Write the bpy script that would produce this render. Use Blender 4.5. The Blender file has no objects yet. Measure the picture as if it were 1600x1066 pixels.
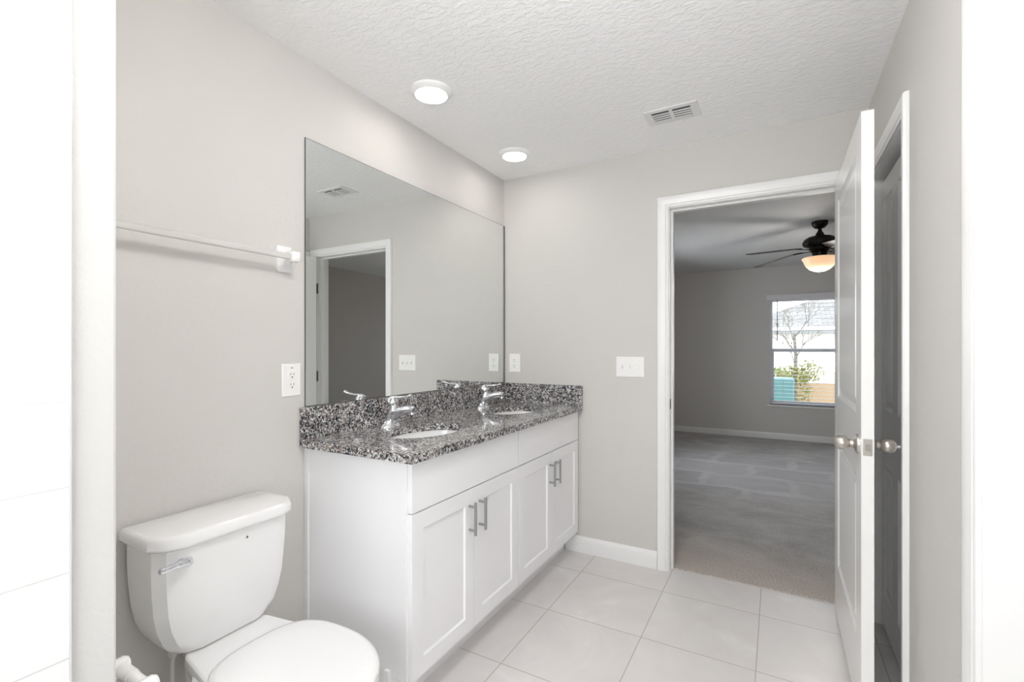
import bpy, bmesh, math, random
from mathutils import Vector, Matrix
random.seed(7)
S = bpy.context.scene
COL = S.collection
PI = math.pi
H = 2.42            # ceiling height
RX = 2.01           # right wall plane
SX = 0.486          # plumbing-wall face
# ------------------------------------------------------------------ camera
cd = bpy.data.cameras.new('camera'); cam = bpy.data.objects.new('camera', cd); COL.objects.link(cam)
cd.sensor_width = 36; cd.lens = 740/1600*36; cd.clip_start = 0.02; cd.clip_end = 300
cd.shift_y = -(533-545)/1600
cam.location = (1.629, -2.797, 1.2707)
cam.rotation_euler = (PI/2, 0, math.radians(29.22))
S.camera = cam
# ------------------------------------------------------------------ world, sun, exposure
S.view_settings.view_transform = 'Standard'; S.view_settings.look = 'None'
S.view_settings.gamma = 1; S.view_settings.exposure = 0.60
S.view_settings.use_curve_mapping = False
W = bpy.data.worlds.new('sky'); S.world = W; W.use_nodes = True
wn = W.node_tree.nodes; wn.clear()
wo = wn.new('ShaderNodeOutputWorld'); wb = wn.new('ShaderNodeBackground')
wb.inputs[0].default_value = (0.90, 0.94, 1.0, 1); wb.inputs[1].default_value = 2.8
W.node_tree.links.new(wb.outputs[0], wo.inputs[0])
sl = bpy.data.lights.new('sun', 'SUN'); sl.energy = 2.2; sl.angle = math.radians(1.0); sl.color = (1, .96, .9)
so = bpy.data.objects.new('sun', sl); COL.objects.link(so)
so.rotation_euler = (math.radians(38), math.radians(30), 0)
LAMP_VANITY = 19.0; FILL_SHOWER = 5.0; FILL_DOME = 29.0; FILL_PANE = 4.0; FAN_BOWL = .50; FAN_BULB = 11.0  # shower, room and back-window values drive added, unseen fill sources
try:
    S.cycles.max_bounces = 16; S.cycles.diffuse_bounces = 10; S.cycles.glossy_bounces = 6
    S.cycles.transparent_max_bounces = 24; S.cycles.use_denoising = True
    S.cycles.sample_clamp_indirect = 8.0
except Exception: pass

# ------------------------------------------------------------------ materials
def mat(name, col=(.8,.8,.8), rough=.5, metal=0, spec=.5, build=None, **kw):
    m = bpy.data.materials.new(name); m.use_nodes = True
    nt = m.node_tree; b = nt.nodes['Principled BSDF']
    b.inputs['Base Color'].default_value = (*col, 1); b.inputs['Roughness'].default_value = rough
    b.inputs['Metallic'].default_value = metal; b.inputs['Specular IOR Level'].default_value = spec
    for k, v in kw.items(): b.inputs[k.replace('_', ' ')].default_value = v
    if build: build(nt, b)
    return m
def N(nt, t, **kw):
    n = nt.nodes.new(t)
    for k, v in kw.items():
        if k.startswith('i_'): n.inputs[k[2:].replace('_', ' ')].default_value = v
        else: setattr(n, k, v)
    return n
def coords(nt, scale=(1,1,1)):
    tc = N(nt, 'ShaderNodeTexCoord'); mp = N(nt, 'ShaderNodeMapping'); mp.inputs['Scale'].default_value = scale
    g = N(nt, 'ShaderNodeNewGeometry')
    nt.links.new(g.outputs['Position'], mp.inputs['Vector']); return mp.outputs[0]
def bump_noise(scale, strength, dist=.002, detail=3, stretch=(1,1,1), extra=None):
    def f(nt, b):
        L = nt.links.new; c = coords(nt, stretch)
        n = N(nt, 'ShaderNodeTexNoise', i_Scale=scale, i_Detail=detail, i_Roughness=.55); L(c, n.inputs['Vector'])
        bp = N(nt, 'ShaderNodeBump', i_Strength=strength, i_Distance=dist); L(n.outputs['Fac'], bp.inputs['Height'])
        L(bp.outputs[0], b.inputs['Normal'])
        if extra: extra(nt, b, c)
    return f
def wall_col(a, bcol):
    def f(nt, b, c):
        n = N(nt, 'ShaderNodeTexNoise', i_Scale=1.4, i_Detail=2); nt.links.new(c, n.inputs['Vector'])
        m = N(nt, 'ShaderNodeMix', data_type='RGBA'); m.inputs[6].default_value = (*a,1); m.inputs[7].default_value = (*bcol,1)
        nt.links.new(n.outputs['Fac'], m.inputs[0]); nt.links.new(m.outputs[2], b.inputs['Base Color'])
    return f
M = {}
M['wall'] = mat('greige_paint', rough=.6, spec=.35, build=bump_noise(70, .6, .002, 3, extra=wall_col((.615,.590,.566), (.600,.592,.568))))
def knock(nt, b):
    L = nt.links.new; c = coords(nt, (1, 1.8, 1))
    n1 = N(nt, 'ShaderNodeTexNoise', i_Scale=26, i_Detail=4, i_Roughness=.6, i_Distortion=.6); L(c, n1.inputs['Vector'])
    r = N(nt, 'ShaderNodeValToRGB'); r.color_ramp.elements[0].position = .42; r.color_ramp.elements[1].position = .6
    L(n1.outputs['Fac'], r.inputs[0])
    bp = N(nt, 'ShaderNodeBump', i_Strength=.45, i_Distance=.004); L(r.outputs[0], bp.inputs['Height']); L(bp.outputs[0], b.inputs['Normal'])
M['wallshade'] = mat('wall_paint_shaded', (.34,.31,.295), .6, spec=.35, build=bump_noise(70, .6, .002, 3))  # wall paint darkened; the shade of the mirrored wall is in its colour
M['whitewall'] = mat('white_textured_paint', (.62,.615,.60), .6, spec=.35, build=bump_noise(70, .7, .002, 3))
M['ceil'] = mat('knockdown_ceiling_paint', (.92,.92,.925), .7, spec=.3, build=knock)
M['trim'] = mat('white_semigloss_trim', (.82,.82,.815), .28)
M['doorp'] = mat('white_semigloss_door', (.87,.865,.855), .16)
M['cab'] = mat('white_cabinet_lacquer', (.85,.85,.865), .32)
M['cabin'] = mat('cabinet_gap_shadow', (.30,.30,.30), .7)
M['porc'] = mat('white_vitreous_china', (.82,.82,.82), .08, Coat_Weight=.5, Coat_Roughness=.05)
M['seat'] = mat('white_plastic_seat', (.80,.80,.80), .22)
M['plastic'] = mat('white_plastic', (.86,.855,.84), .3)
M['slot'] = mat('dark_slot', (.06,.055,.05), .6)
M['ceilb'] = mat('bedroom_ceiling_dimmed', (.66,.66,.66), .7, spec=.3, build=knock)  # ceiling paint darkened to hold the bedroom's dimmer light in its colour
M['hole'] = mat('duct_dark', (.10,.10,.105), .8)
M['chrome'] = mat('polished_chrome', (.78,.79,.82), .06, 1)
M['nickel'] = mat('brushed_nickel', (.56,.53,.49), .30, 1)
M['steel'] = mat('brushed_steel_pull', (.40,.40,.40), .36, 1)
M['hinge'] = mat('dark_hinge_metal', (.20,.19,.18), .45, 1)
M['mirror'] = mat('silvered_mirror_glass', (.875,.895,.88), 0.0, 1)
M['mirror_edge'] = mat('mirror_edge', (.10,.11,.10), .3)
M['bronze'] = mat('oil_rubbed_bronze', (.012,.010,.009), .38, .5)
M['blade'] = mat('dark_fan_blade', (.035,.028,.024), .45)
M['acryl'] = mat('frosted_acrylic_bar', (.80,.79,.77), .12, Transmission_Weight=.45, IOR=1.2)
M['grille'] = mat('white_vent_paint', (.78,.78,.78), .45)
M['hose'] = mat('braided_hose', (.62,.61,.59), .45, .3)
M['bwhite'] = mat('blind_white', (.70,.70,.73), .45)
M['vinyl'] = mat('window_vinyl', (.62,.62,.66), .4)
M['wand'] = mat('dark_wand', (.03,.035,.05), .4)
def emis(name, col, s):
    m = bpy.data.materials.new(name); m.use_nodes = True; nt = m.node_tree; nt.nodes.clear()
    o = N(nt, 'ShaderNodeOutputMaterial'); e = N(nt, 'ShaderNodeEmission'); e.inputs[0].default_value = (*col,1); e.inputs[1].default_value = s
    nt.links.new(e.outputs[0], o.inputs[0]); return m
M['lens'] = emis('led_lens_vanity', (1,.965,.93), LAMP_VANITY)
M['lens2'] = emis('fill_lens_shower', (.97,.98,1), FILL_SHOWER)
M['fillpane'] = emis('glowing_fill_pane', (.95,.98,1), FILL_PANE)  # glow of the added window behind the camera
M['lens3'] = emis('fill_dome_glow', (1,.98,.96), FILL_DOME)
def bowl(nt, b):
    b.inputs['Emission Strength'].default_value = FAN_BOWL
    L = nt.links.new; tc = N(nt,'ShaderNodeLayerWeight'); tc.inputs[0].default_value=.35
    r = N(nt,'ShaderNodeValToRGB'); r.color_ramp.elements[0].color=(1,.60,.33,1); r.color_ramp.elements[1].color=(1,.86,.66,1)
    L(tc.outputs['Facing'], r.inputs[0]); L(r.outputs[0], b.inputs['Emission Color'])
M['bowl'] = mat('amber_glass_bowl', (.5,.36,.25), .25, build=bowl)
def pane(nt, b):
    nt.nodes.remove(b); o = nt.nodes['Material Output']
    t = N(nt,'ShaderNodeBsdfTransparent'); t.inputs[0].default_value=(.95,.97,.97,1); g = N(nt,'ShaderNodeBsdfGlossy'); g.inputs['Roughness'].default_value=0
    fr = N(nt,'ShaderNodeFresnel'); fr.inputs[0].default_value=1.10; mx = N(nt,'ShaderNodeMixShader')
    nt.links.new(fr.outputs[0], mx.inputs[0]); nt.links.new(t.outputs[0], mx.inputs[1]); nt.links.new(g.outputs[0], mx.inputs[2]); nt.links.new(mx.outputs[0], o.inputs[0])
M['glass'] = mat('window_glass', build=pane)
# granite
def granite(nt, b):
    L = nt.links.new; c = coords(nt)
    nz = N(nt,'ShaderNodeTexNoise', i_Scale=60, i_Detail=2); L(c, nz.inputs['Vector'])
    mixv = N(nt,'ShaderNodeMix', data_type='VECTOR'); mixv.inputs[0].default_value=.012
    L(c, mixv.inputs[4]); L(nz.outputs['Color'], mixv.inputs[5])
    v = N(nt,'ShaderNodeTexVoronoi', i_Scale=165); v.feature='F1'; L(mixv.outputs[1], v.inputs['Vector'])
    sep = N(nt,'ShaderNodeSeparateColor'); L(v.outputs['Color'], sep.inputs[0])
    big = N(nt,'ShaderNodeTexNoise', i_Scale=28, i_Detail=2); L(c, big.inputs['Vector'])
    ad = N(nt,'ShaderNodeMath', operation='MULTIPLY_ADD'); L(big.outputs['Fac'], ad.inputs[0]); ad.inputs[1].default_value=.5; ad.inputs[2].default_value=-.25
    su = N(nt,'ShaderNodeMath', operation='ADD'); L(sep.outputs[0], su.inputs[0]); L(ad.outputs[0], su.inputs[1])
    r = N(nt,'ShaderNodeValToRGB'); cr = r.color_ramp; cr.interpolation='CONSTANT'
    cols = [(0,(.015,.016,.020)),(.17,(.055,.058,.068)),(.30,(.15,.145,.15)),(.45,(.29,.22,.195)),(.56,(.25,.25,.265)),(.70,(.45,.44,.43)),(.86,(.64,.635,.62))]
    cr.elements[0].position=0; cr.elements[0].color=(*cols[0][1],1); cr.elements[1].position=cols[1][0]; cr.elements[1].color=(*cols[1][1],1)
    for p,q in cols[2:]: e=cr.elements.new(p); e.color=(*q,1)
    L(su.outputs[0], r.inputs[0]); L(r.outputs[0], b.inputs['Base Color'])
M['granite'] = mat('speckled_granite', rough=.07, spec=.6, build=granite)
# floor tile
def tilemat(nt, b):
    L = nt.links.new; g = N(nt,'ShaderNodeNewGeometry'); sx = N(nt,'ShaderNodeSeparateXYZ'); L(g.outputs['Position'], sx.inputs[0])
    def line(sock, off):
        a = N(nt,'ShaderNodeMath', operation='SUBTRACT'); L(sock,a.inputs[0]); a.inputs[1].default_value=off
        d = N(nt,'ShaderNodeMath', operation='DIVIDE'); L(a.outputs[0],d.inputs[0]); d.inputs[1].default_value=.45
        fl = N(nt,'ShaderNodeMath', operation='FLOOR'); L(d.outputs[0], fl.inputs[0])
        p = N(nt,'ShaderNodeMath', operation='PINGPONG'); L(d.outputs[0],p.inputs[0]); p.inputs[1].default_value=.5
        c = N(nt,'ShaderNodeMath', operation='LESS_THAN'); L(p.outputs[0],c.inputs[0]); c.inputs[1].default_value=.0048
        return c.outputs[0], fl.outputs[0], p.outputs[0]
    lx, fx, px = line(sx.outputs['X'], .6565); ly, fy, py = line(sx.outputs['Y'], -.25)
    mx = N(nt,'ShaderNodeMath', operation='MAXIMUM'); L(lx,mx.inputs[0]); L(ly,mx.inputs[1])
    cv = N(nt,'ShaderNodeCombineXYZ'); L(fx,cv.inputs[0]); L(fy,cv.inputs[1])
    wn_ = N(nt,'ShaderNodeTexWhiteNoise'); L(cv.outputs[0], wn_.inputs['Vector'])
    off = N(nt,'ShaderNodeVectorMath', operation='SCALE'); L(wn_.outputs['Color'], off.inputs[0]); off.inputs['Scale'].default_value=9
    av = N(nt,'ShaderNodeVectorMath', operation='ADD'); L(g.outputs['Position'], av.inputs[0]); L(off.outputs[0], av.inputs[1])
    n = N(nt,'ShaderNodeTexNoise', i_Scale=2.2, i_Detail=4, i_Roughness=.6, i_Distortion=1.6); L(av.outputs[0], n.inputs['Vector'])
    r = N(nt,'ShaderNodeValToRGB'); cr=r.color_ramp
    cr.elements[0].position=.28; cr.elements[0].color=(.655,.628,.615,1); cr.elements[1].position=.62; cr.elements[1].color=(.715,.693,.680,1)
    e=cr.elements.new(.70); e.color=(.77,.75,.735,1)
    L(n.outputs['Fac'], r.inputs[0])
    m = N(nt,'ShaderNodeMix', data_type='RGBA'); L(mx.outputs[0], m.inputs[0]); L(r.outputs[0], m.inputs[6]); m.inputs[7].default_value=(.48,.44,.42,1)
    L(m.outputs[2], b.inputs['Base Color'])
    rr = N(nt,'ShaderNodeMath', operation='MULTIPLY_ADD'); L(mx.outputs[0], rr.inputs[0]); rr.inputs[1].default_value=.5; rr.inputs[2].default_value=.30; L(rr.outputs[0], b.inputs['Roughness'])
    bp = N(nt,'ShaderNodeBump', i_Strength=.5, i_Distance=.001); bp.invert=True; L(mx.outputs[0], bp.inputs['Height']); L(bp.outputs[0], b.inputs['Normal'])
M['tile'] = mat('porcelain_floor_tile', rough=.3, build=tilemat)
# shower wall tile: horizontal joints every .157
def showertile(nt, b):
    L = nt.links.new; g = N(nt,'ShaderNodeNewGeometry'); sx = N(nt,'ShaderNodeSeparateXYZ'); L(g.outputs['Position'], sx.inputs[0])
    a = N(nt,'ShaderNodeMath', operation='SUBTRACT'); L(sx.outputs['Z'],a.inputs[0]); a.inputs[1].default_value=1.331
    d = N(nt,'ShaderNodeMath', operation='DIVIDE'); L(a.outputs[0],d.inputs[0]); d.inputs[1].default_value=.157
    p = N(nt,'ShaderNodeMath', operation='PINGPONG'); L(d.outputs[0],p.inputs[0]); p.inputs[1].default_value=.5
    c = N(nt,'ShaderNodeMath', operation='LESS_THAN'); L(p.outputs[0],c.inputs[0]); c.inputs[1].default_value=.010
    y = N(nt,'ShaderNodeMath', operation='ADD'); L(sx.outputs['Y'],y.inputs[0]); y.inputs[1].default_value=2.533
    dy = N(nt,'ShaderNodeMath', operation='DIVIDE'); L(y.outputs[0],dy.inputs[0]); dy.inputs[1].default_value=.30
    py = N(nt,'ShaderNodeMath', operation='PINGPONG'); L(dy.outputs[0],py.inputs[0]); py.inputs[1].default_value=.5
    cy = N(nt,'ShaderNodeMath', operation='LESS_THAN'); L(py.outputs[0],cy.inputs[0]); cy.inputs[1].default_value=.005
    mx = N(nt,'ShaderNodeMath', operation='MAXIMUM'); L(c.outputs[0],mx.inputs[0]); L(cy.outputs[0],mx.inputs[1])
    m = N(nt,'ShaderNodeMix', data_type='RGBA'); L(mx.outputs[0], m.inputs[0]); m.inputs[6].default_value=(.80,.80,.80,1); m.inputs[7].default_value=(.64,.64,.635,1)
    L(m.outputs[2], b.inputs['Base Color'])
    bp = N(nt,'ShaderNodeBump', i_Strength=.6, i_Distance=.0015); bp.invert=True; L(mx.outputs[0], bp.inputs['Height']); L(bp.outputs[0], b.inputs['Normal'])
M['stile'] = mat('white_wall_tile', rough=.12, build=showertile)
def carpet(nt, b):
    L = nt.links.new; g = N(nt,'ShaderNodeNewGeometry'); c = g.outputs['Position']
    mp = N(nt,'ShaderNodeMapping'); mp.inputs['Scale'].default_value=(1,1.5,1); mp.inputs['Rotation'].default_value=(0,0,.15); L(c, mp.inputs['Vector'])
    n = N(nt,'ShaderNodeTexNoise', i_Scale=2.6, i_Detail=8, i_Roughness=.72, i_Distortion=.5); L(mp.outputs[0], n.inputs['Vector'])
    r = N(nt,'ShaderNodeValToRGB'); cr=r.color_ramp; cr.elements[0].position=.36; cr.elements[0].color=(.40,.388,.38,1); cr.elements[1].position=.64; cr.elements[1].color=(.56,.548,.54,1)
    L(n.outputs['Fac'], r.inputs[0])
    # bluish brick pattern in a band across the room
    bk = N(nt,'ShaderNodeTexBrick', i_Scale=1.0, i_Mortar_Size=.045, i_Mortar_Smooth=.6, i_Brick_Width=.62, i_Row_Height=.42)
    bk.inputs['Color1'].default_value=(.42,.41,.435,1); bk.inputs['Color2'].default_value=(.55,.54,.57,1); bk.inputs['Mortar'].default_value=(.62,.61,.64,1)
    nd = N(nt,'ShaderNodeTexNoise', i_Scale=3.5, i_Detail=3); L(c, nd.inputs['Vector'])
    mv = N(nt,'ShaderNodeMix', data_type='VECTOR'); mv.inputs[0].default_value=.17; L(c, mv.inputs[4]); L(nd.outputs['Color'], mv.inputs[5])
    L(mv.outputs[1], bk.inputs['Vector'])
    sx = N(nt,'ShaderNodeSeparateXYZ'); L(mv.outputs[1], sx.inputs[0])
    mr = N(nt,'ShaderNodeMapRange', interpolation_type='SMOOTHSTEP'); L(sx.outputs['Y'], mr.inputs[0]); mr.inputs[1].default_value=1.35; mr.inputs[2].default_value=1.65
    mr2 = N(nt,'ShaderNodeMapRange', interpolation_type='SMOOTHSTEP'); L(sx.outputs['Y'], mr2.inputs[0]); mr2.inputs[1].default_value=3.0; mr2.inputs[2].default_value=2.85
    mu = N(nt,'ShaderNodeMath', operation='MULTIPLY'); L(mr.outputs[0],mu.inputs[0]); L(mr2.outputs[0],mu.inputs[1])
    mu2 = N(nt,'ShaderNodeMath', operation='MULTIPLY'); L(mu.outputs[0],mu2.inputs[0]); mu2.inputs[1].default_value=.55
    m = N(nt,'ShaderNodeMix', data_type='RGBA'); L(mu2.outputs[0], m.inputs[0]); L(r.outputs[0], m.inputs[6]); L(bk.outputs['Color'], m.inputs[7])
    f = N(nt,'ShaderNodeTexNoise', i_Scale=160, i_Detail=2); L(c, f.inputs['Vector'])
    fr = N(nt,'ShaderNodeMapRange'); L(f.outputs['Fac'], fr.inputs[0]); fr.inputs[1].default_value=.3; fr.inputs[2].default_value=.7; fr.inputs[3].default_value=.62; fr.inputs[4].default_value=1.3
    sc = N(nt,'ShaderNodeVectorMath', operation='SCALE'); 
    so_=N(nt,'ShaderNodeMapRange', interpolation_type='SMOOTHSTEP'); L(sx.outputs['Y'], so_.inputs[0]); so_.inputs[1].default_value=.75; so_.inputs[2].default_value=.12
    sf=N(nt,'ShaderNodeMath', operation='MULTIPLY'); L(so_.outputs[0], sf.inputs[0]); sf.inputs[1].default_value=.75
    m2=N(nt,'ShaderNodeMix', data_type='RGBA'); L(sf.outputs[0], m2.inputs[0]); L(m.outputs[2], m2.inputs[6]); m2.inputs[7].default_value=(.54,.475,.42,1)  # tan tint: warm bathroom light spill painted onto the carpet at the doorway
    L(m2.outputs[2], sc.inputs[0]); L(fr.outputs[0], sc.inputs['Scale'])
    L(sc.outputs[0], b.inputs['Base Color'])
    bp = N(nt,'ShaderNodeBump', i_Strength=.8, i_Distance=.004); L(f.outputs['Fac'], bp.inputs['Height']); L(bp.outputs[0], b.inputs['Normal'])
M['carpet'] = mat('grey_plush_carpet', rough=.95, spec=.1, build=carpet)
def shingle(nt, b):
    L = nt.links.new; c = coords(nt)
    bk = N(nt,'ShaderNodeTexBrick', i_Scale=1.0, i_Mortar_Size=.02, i_Brick_Width=.5, i_Row_Height=.28)
    bk.inputs['Color1'].default_value=(.17,.165,.16,1); bk.inputs['Color2'].default_value=(.23,.225,.22,1); bk.inputs['Mortar'].default_value=(.11,.11,.12,1)
    L(c, bk.inputs['Vector']); L(bk.outputs[0], b.inputs['Base Color'])
M['shingle'] = mat('grey_roof_shingle', rough=.9, build=shingle)
M['stucco'] = mat('white_stucco', (.85,.85,.85), .8)
M['soffit'] = mat('grey_soffit', (.22,.24,.26), .7)
M['leafy'] = mat('yellow_green_leaf', (.16,.16,.03), .6)
M['leafg'] = mat('shrub_leaf', (.14,.17,.04), .6)
M['bark'] = mat('pale_bark', (.16,.14,.12), .8)
M['teal'] = mat('teal_plastic', (.07,.17,.18), .4)
M['tanwood'] = mat('tan_board', (.36,.26,.17), .8, build=bump_noise(20,.3))
M['sand'] = mat('dry_lawn', (.34,.30,.23), .95, build=bump_noise(9,.4))

# ------------------------------------------------------------------ mesh helpers
def wloc(o):
    v = Vector((0,0,0))
    while o is not None: v += o.location; o = o.parent
    return v
def obj(name, bm, m, parent=None, smooth=None, bev=0, kind=None, label=None):
    bmesh.ops.recalc_face_normals(bm, faces=bm.faces)
    base = wloc(parent) if parent else None
    if parent: bmesh.ops.translate(bm, vec=-base, verts=bm.verts)
    me = bpy.data.meshes.new(name); bm.to_mesh(me); bm.free()
    o = bpy.data.objects.new(name, me); COL.objects.link(o)
    for mm in (m if isinstance(m, (list,tuple)) else [m]): me.materials.append(M[mm])
    if parent: o.parent = parent
    if smooth is not None:
        for p in me.polygons: p.use_smooth = True
        me.set_sharp_from_angle(angle=math.radians(smooth))
    if bev:
        b = o.modifiers.new('bevel','BEVEL'); b.width = bev; b.segments = 2; b.limit_method='ANGLE'; b.angle_limit=math.radians(40)
        b.harden_normals = False
    if kind: o['kind'] = kind
    if label: o['label'] = label
    return o
def thing(name, label, cat, loc, group=None, kind=None):
    o = bpy.data.objects.new(name, None); COL.objects.link(o); o.location = loc; o.empty_display_size=.05
    if label: o['label'] = label
    if cat: o['category'] = cat
    if group: o['group'] = group
    if kind: o['kind'] = kind
    return o
def tag(o, label, cat, group=None):
    o['label'] = label; o['category'] = cat
    if group: o['group'] = group
    return o
def dup(root, dloc, label, group=None):
    r = root.copy(); COL.objects.link(r); r.location = root.location + Vector(dloc); r['label'] = label
    if group: r['group'] = group
    for ch in list(root.children):
        c = ch.copy(); COL.objects.link(c); c.parent = r
        for g in ch.children:
            d = g.copy(); COL.objects.link(d); d.parent = c
    return r
def B(bm, x0, x1, y0, y1, z0, z1, mi=0):
    vs = [bm.verts.new((x,y,z)) for x in (x0,x1) for y in (y0,y1) for z in (z0,z1)]
    for f in ((0,1,3,2),(4,6,7,5),(0,4,5,1),(2,3,7,6),(0,2,6,4),(1,5,7,3)):
        bm.faces.new([vs[i] for i in f]).material_index = mi
    return bm
def box(*a): return B(bmesh.new(), *a)
def loft(bm, rings, cap0=True, cap1=True, closed=True, mi=0):
    R = [[bm.verts.new(p) for p in r] for r in rings]; n = len(R[0])
    for a, b in zip(R, R[1:]):
        for i in range(n if closed else n-1):
            j = (i+1) % n; bm.faces.new((a[i],a[j],b[j],b[i])).material_index = mi
    if cap0: bm.faces.new(list(reversed(R[0]))).material_index = mi
    if cap1: bm.faces.new(R[-1]).material_index = mi
    return bm
def ring(c, r, n=32, ax='z', ry=None):
    ry = ry or r; out=[]
    for i in range(n):
        a = 2*PI*i/n; p, q = r*math.cos(a), ry*math.sin(a)
        out.append(Vector(c)+Vector({'z':(p,q,0),'x':(0,p,q),'y':(q,0,p)}[ax]))
    return out
def lathe(bm, c, prof, n=32, ax='z', cap0=True, cap1=True):
    d = {'z':Vector((0,0,1)),'x':Vector((1,0,0)),'y':Vector((0,1,0))}[ax]
    return loft(bm, [ring(Vector(c)+d*h, max(r,1e-5), n, ax) for r, h in prof], cap0, cap1)
def tube(bm, pts, rad, n=12, caps=True):
    pts=[Vector(p) for p in pts]; rings=[]
    rads = rad if isinstance(rad,(list,tuple)) else [rad]*len(pts)
    up=Vector((0,0,1)); prev=None
    for i,p in enumerate(pts):
        t = (pts[min(i+1,len(pts)-1)]-pts[max(i-1,0)]).normalized()
        if prev is None:
            a = t.cross(up if abs(t.z)<.9 else Vector((1,0,0))).normalized()
        else: a = (prev - t*prev.dot(t)).normalized()
        prev=a; b=t.cross(a); r=rads[i]
        ra,rb = r if isinstance(r,tuple) else (r,r)
        rings.append([p+a*(ra*math.cos(2*PI*k/n))+b*(rb*math.sin(2*PI*k/n)) for k in range(n)])
    return loft(bm, rings, caps, caps)
def curvepts(ctrl, n=8):
    ctrl=[Vector(c) for c in ctrl]; P=[2*ctrl[0]-ctrl[1]]+ctrl+[2*ctrl[-1]-ctrl[-2]]; out=[]
    for i in range(1,len(P)-2):
        for k in range(n):
            t=k/n; a,b,c,d=P[i-1:i+3]
            out.append(.5*((2*b)+(c-a)*t+(2*a-5*b+4*c-d)*t*t+(3*b-a-3*c+d)*t**3))
    out.append(ctrl[-1]); return out
def sweep(bm, prof, path, f):
    """prof: [(o,n)], path: list of (px,pz,dx,dz) ; f maps (u,z,n) to world"""
    rings=[[Vector(f(px+dx*o, pz+dz*o, n)) for o,n in prof] for px,pz,dx,dz in path]
    return loft(bm, rings)
CAS=[(0,0),(0,.009),(.004,.011),(.009,.011),(.012,.008),(.016,.012),(.034,.015),(.05,.018),(.058,.017),(.062,.012),(.063,0)]
def casing(name, u0, u1, zt, f, prof=CAS):
    bm=bmesh.new(); sweep(bm, prof, [(u0,0,-1,0),(u0,zt,-1,1),(u1,zt,1,1),(u1,0,1,0)], f); return bm
def slab(bm, f, w, h, T, panels, prof, both=True, z0=0):
    """panel door: f(a,z,n); panels [(a0,a1,z0,z1)]; prof nested [(inset,depth)]"""
    for side in ((0,1) if both else (0,)):
        A=sorted({0,w,*[p[0] for p in panels],*[p[1] for p in panels]}); Z=sorted({0,h,*[p[2] for p in panels],*[p[3] for p in panels]})
        nn=(lambda d: -d) if side==0 else (lambda d: -T+d)
        V={}
        def v(a,z,d=0):
            k=(round(a,5),round(z,5),d)
            if k not in V: V[k]=bm.verts.new(f(a,z+z0,nn(d)))
            return V[k]
        for i in range(len(A)-1):
            for j in range(len(Z)-1):
                a0,a1,b0,b1=A[i],A[i+1],Z[j],Z[j+1]; ca,cz=(a0+a1)/2,(b0+b1)/2
                if any(p[0]<ca<p[1] and p[2]<cz<p[3] for p in panels): continue
                bm.faces.new((v(a0,b0),v(a1,b0),v(a1,b1),v(a0,b1)))
        for p in panels:
            rs=[]
            # border loop must share grid verts
            la=[a for a in A if p[0]<=a<=p[1]]; lz=[z for z in Z if p[2]<=z<=p[3]]
            for ins,dep in [(0,0)]+list(prof):
                rs.append([v(p[0]+ins,p[2]+ins,dep),v(p[1]-ins,p[2]+ins,dep),v(p[1]-ins,p[3]-ins,dep),v(p[0]+ins,p[3]-ins,dep)])
            for r,s in zip(rs,rs[1:]):
                for i in range(4): bm.faces.new((r[i],r[(i+1)%4],s[(i+1)%4],s[i]))
            bm.faces.new(rs[-1])
    for a0,a1,b0,b1 in ((0,w,0,0),(w,w,0,h),(w,0,h,h),(0,0,h,0)):
        q=[bm.verts.new(f(a,z+z0,n)) for a,z,n in ((a0,b0,0),(a1,b1,0),(a1,b1,-T),(a0,b0,-T))]; bm.faces.new(q)
    if not both:
        bm.faces.new([bm.verts.new(f(a,z+z0,-T)) for a,z in ((0,0),(w,0),(w,h),(0,h))])
    return bm

# ================================================================== SETTING
st='structure'
def struct(name, bm, m, parent=None, **k): return obj(name, bm, m, parent, kind=st, **k)
DX0, DX1, DZ = 1.095, 1.912, 2.072     # clear door opening in far wall
BX0, BX1, BY1 = 0.10, 3.85, 4.80       # bedroom
struct('floor', box(-.12, 2.9, -3.72, .045, -.12, 0), 'tile')
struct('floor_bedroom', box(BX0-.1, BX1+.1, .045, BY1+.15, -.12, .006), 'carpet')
struct('ceiling', box(-.12, 2.9, -3.72, .06, H, H+.12), 'ceil')
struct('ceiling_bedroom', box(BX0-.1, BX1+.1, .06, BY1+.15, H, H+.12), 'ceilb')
struct('wall_left', box(-.12, 0, -3.6, .12, 0, H), 'wall')
bm=bmesh.new(); J=.018
B(bm, 0, DX0-J, 0, .12, 0, H); B(bm, DX1+J, BX1+.1, 0, .12, 0, H); B(bm, DX0-J, DX1+J, 0, .12, DZ+J, H)
struct('wall_far', bm, 'wall')
# right wall with closet opening and a second door opening
CY0, CY1, CZ = -.725, -.058, 2.055
EY0, EY1 = -2.26, -1.432
bm=bmesh.new()
B(bm, RX, RX+.115, CY1+J, 0, 0, H); B(bm, RX, RX+.115, EY1+J, CY0-J, 0, H); B(bm, RX, RX+.115, -3.6, EY0-J, 0, H)
B(bm, RX, RX+.115, CY0-J, CY1+J, CZ+J, H); B(bm, RX, RX+.115, EY0-J, EY1+J, DZ+J+.3, H)
struct('wall_right', bm, 'wall')
struct('wall_closet', box(2.78,2.9,-3.72,0,0,H), 'wall')
struct('wall_back', box(-.12, 2.9, -3.72, -3.6, 0, H), 'stile')
bm=bmesh.new(); B(bm,.62,.67,-3.6,-3.57,.75,1.95); B(bm,1.88,1.93,-3.6,-3.57,.75,1.95); B(bm,.67,1.88,-3.6,-3.57,.75,.80); B(bm,.67,1.88,-3.6,-3.57,1.90,1.95)
bwin=struct('fill_window_3', bm, 'trim'); obj('glass_pane', box(.67,1.88,-3.599,-3.585,.80,1.90), 'fillpane', bwin)  # unseen glowing window, added behind the camera as soft fill
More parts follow.
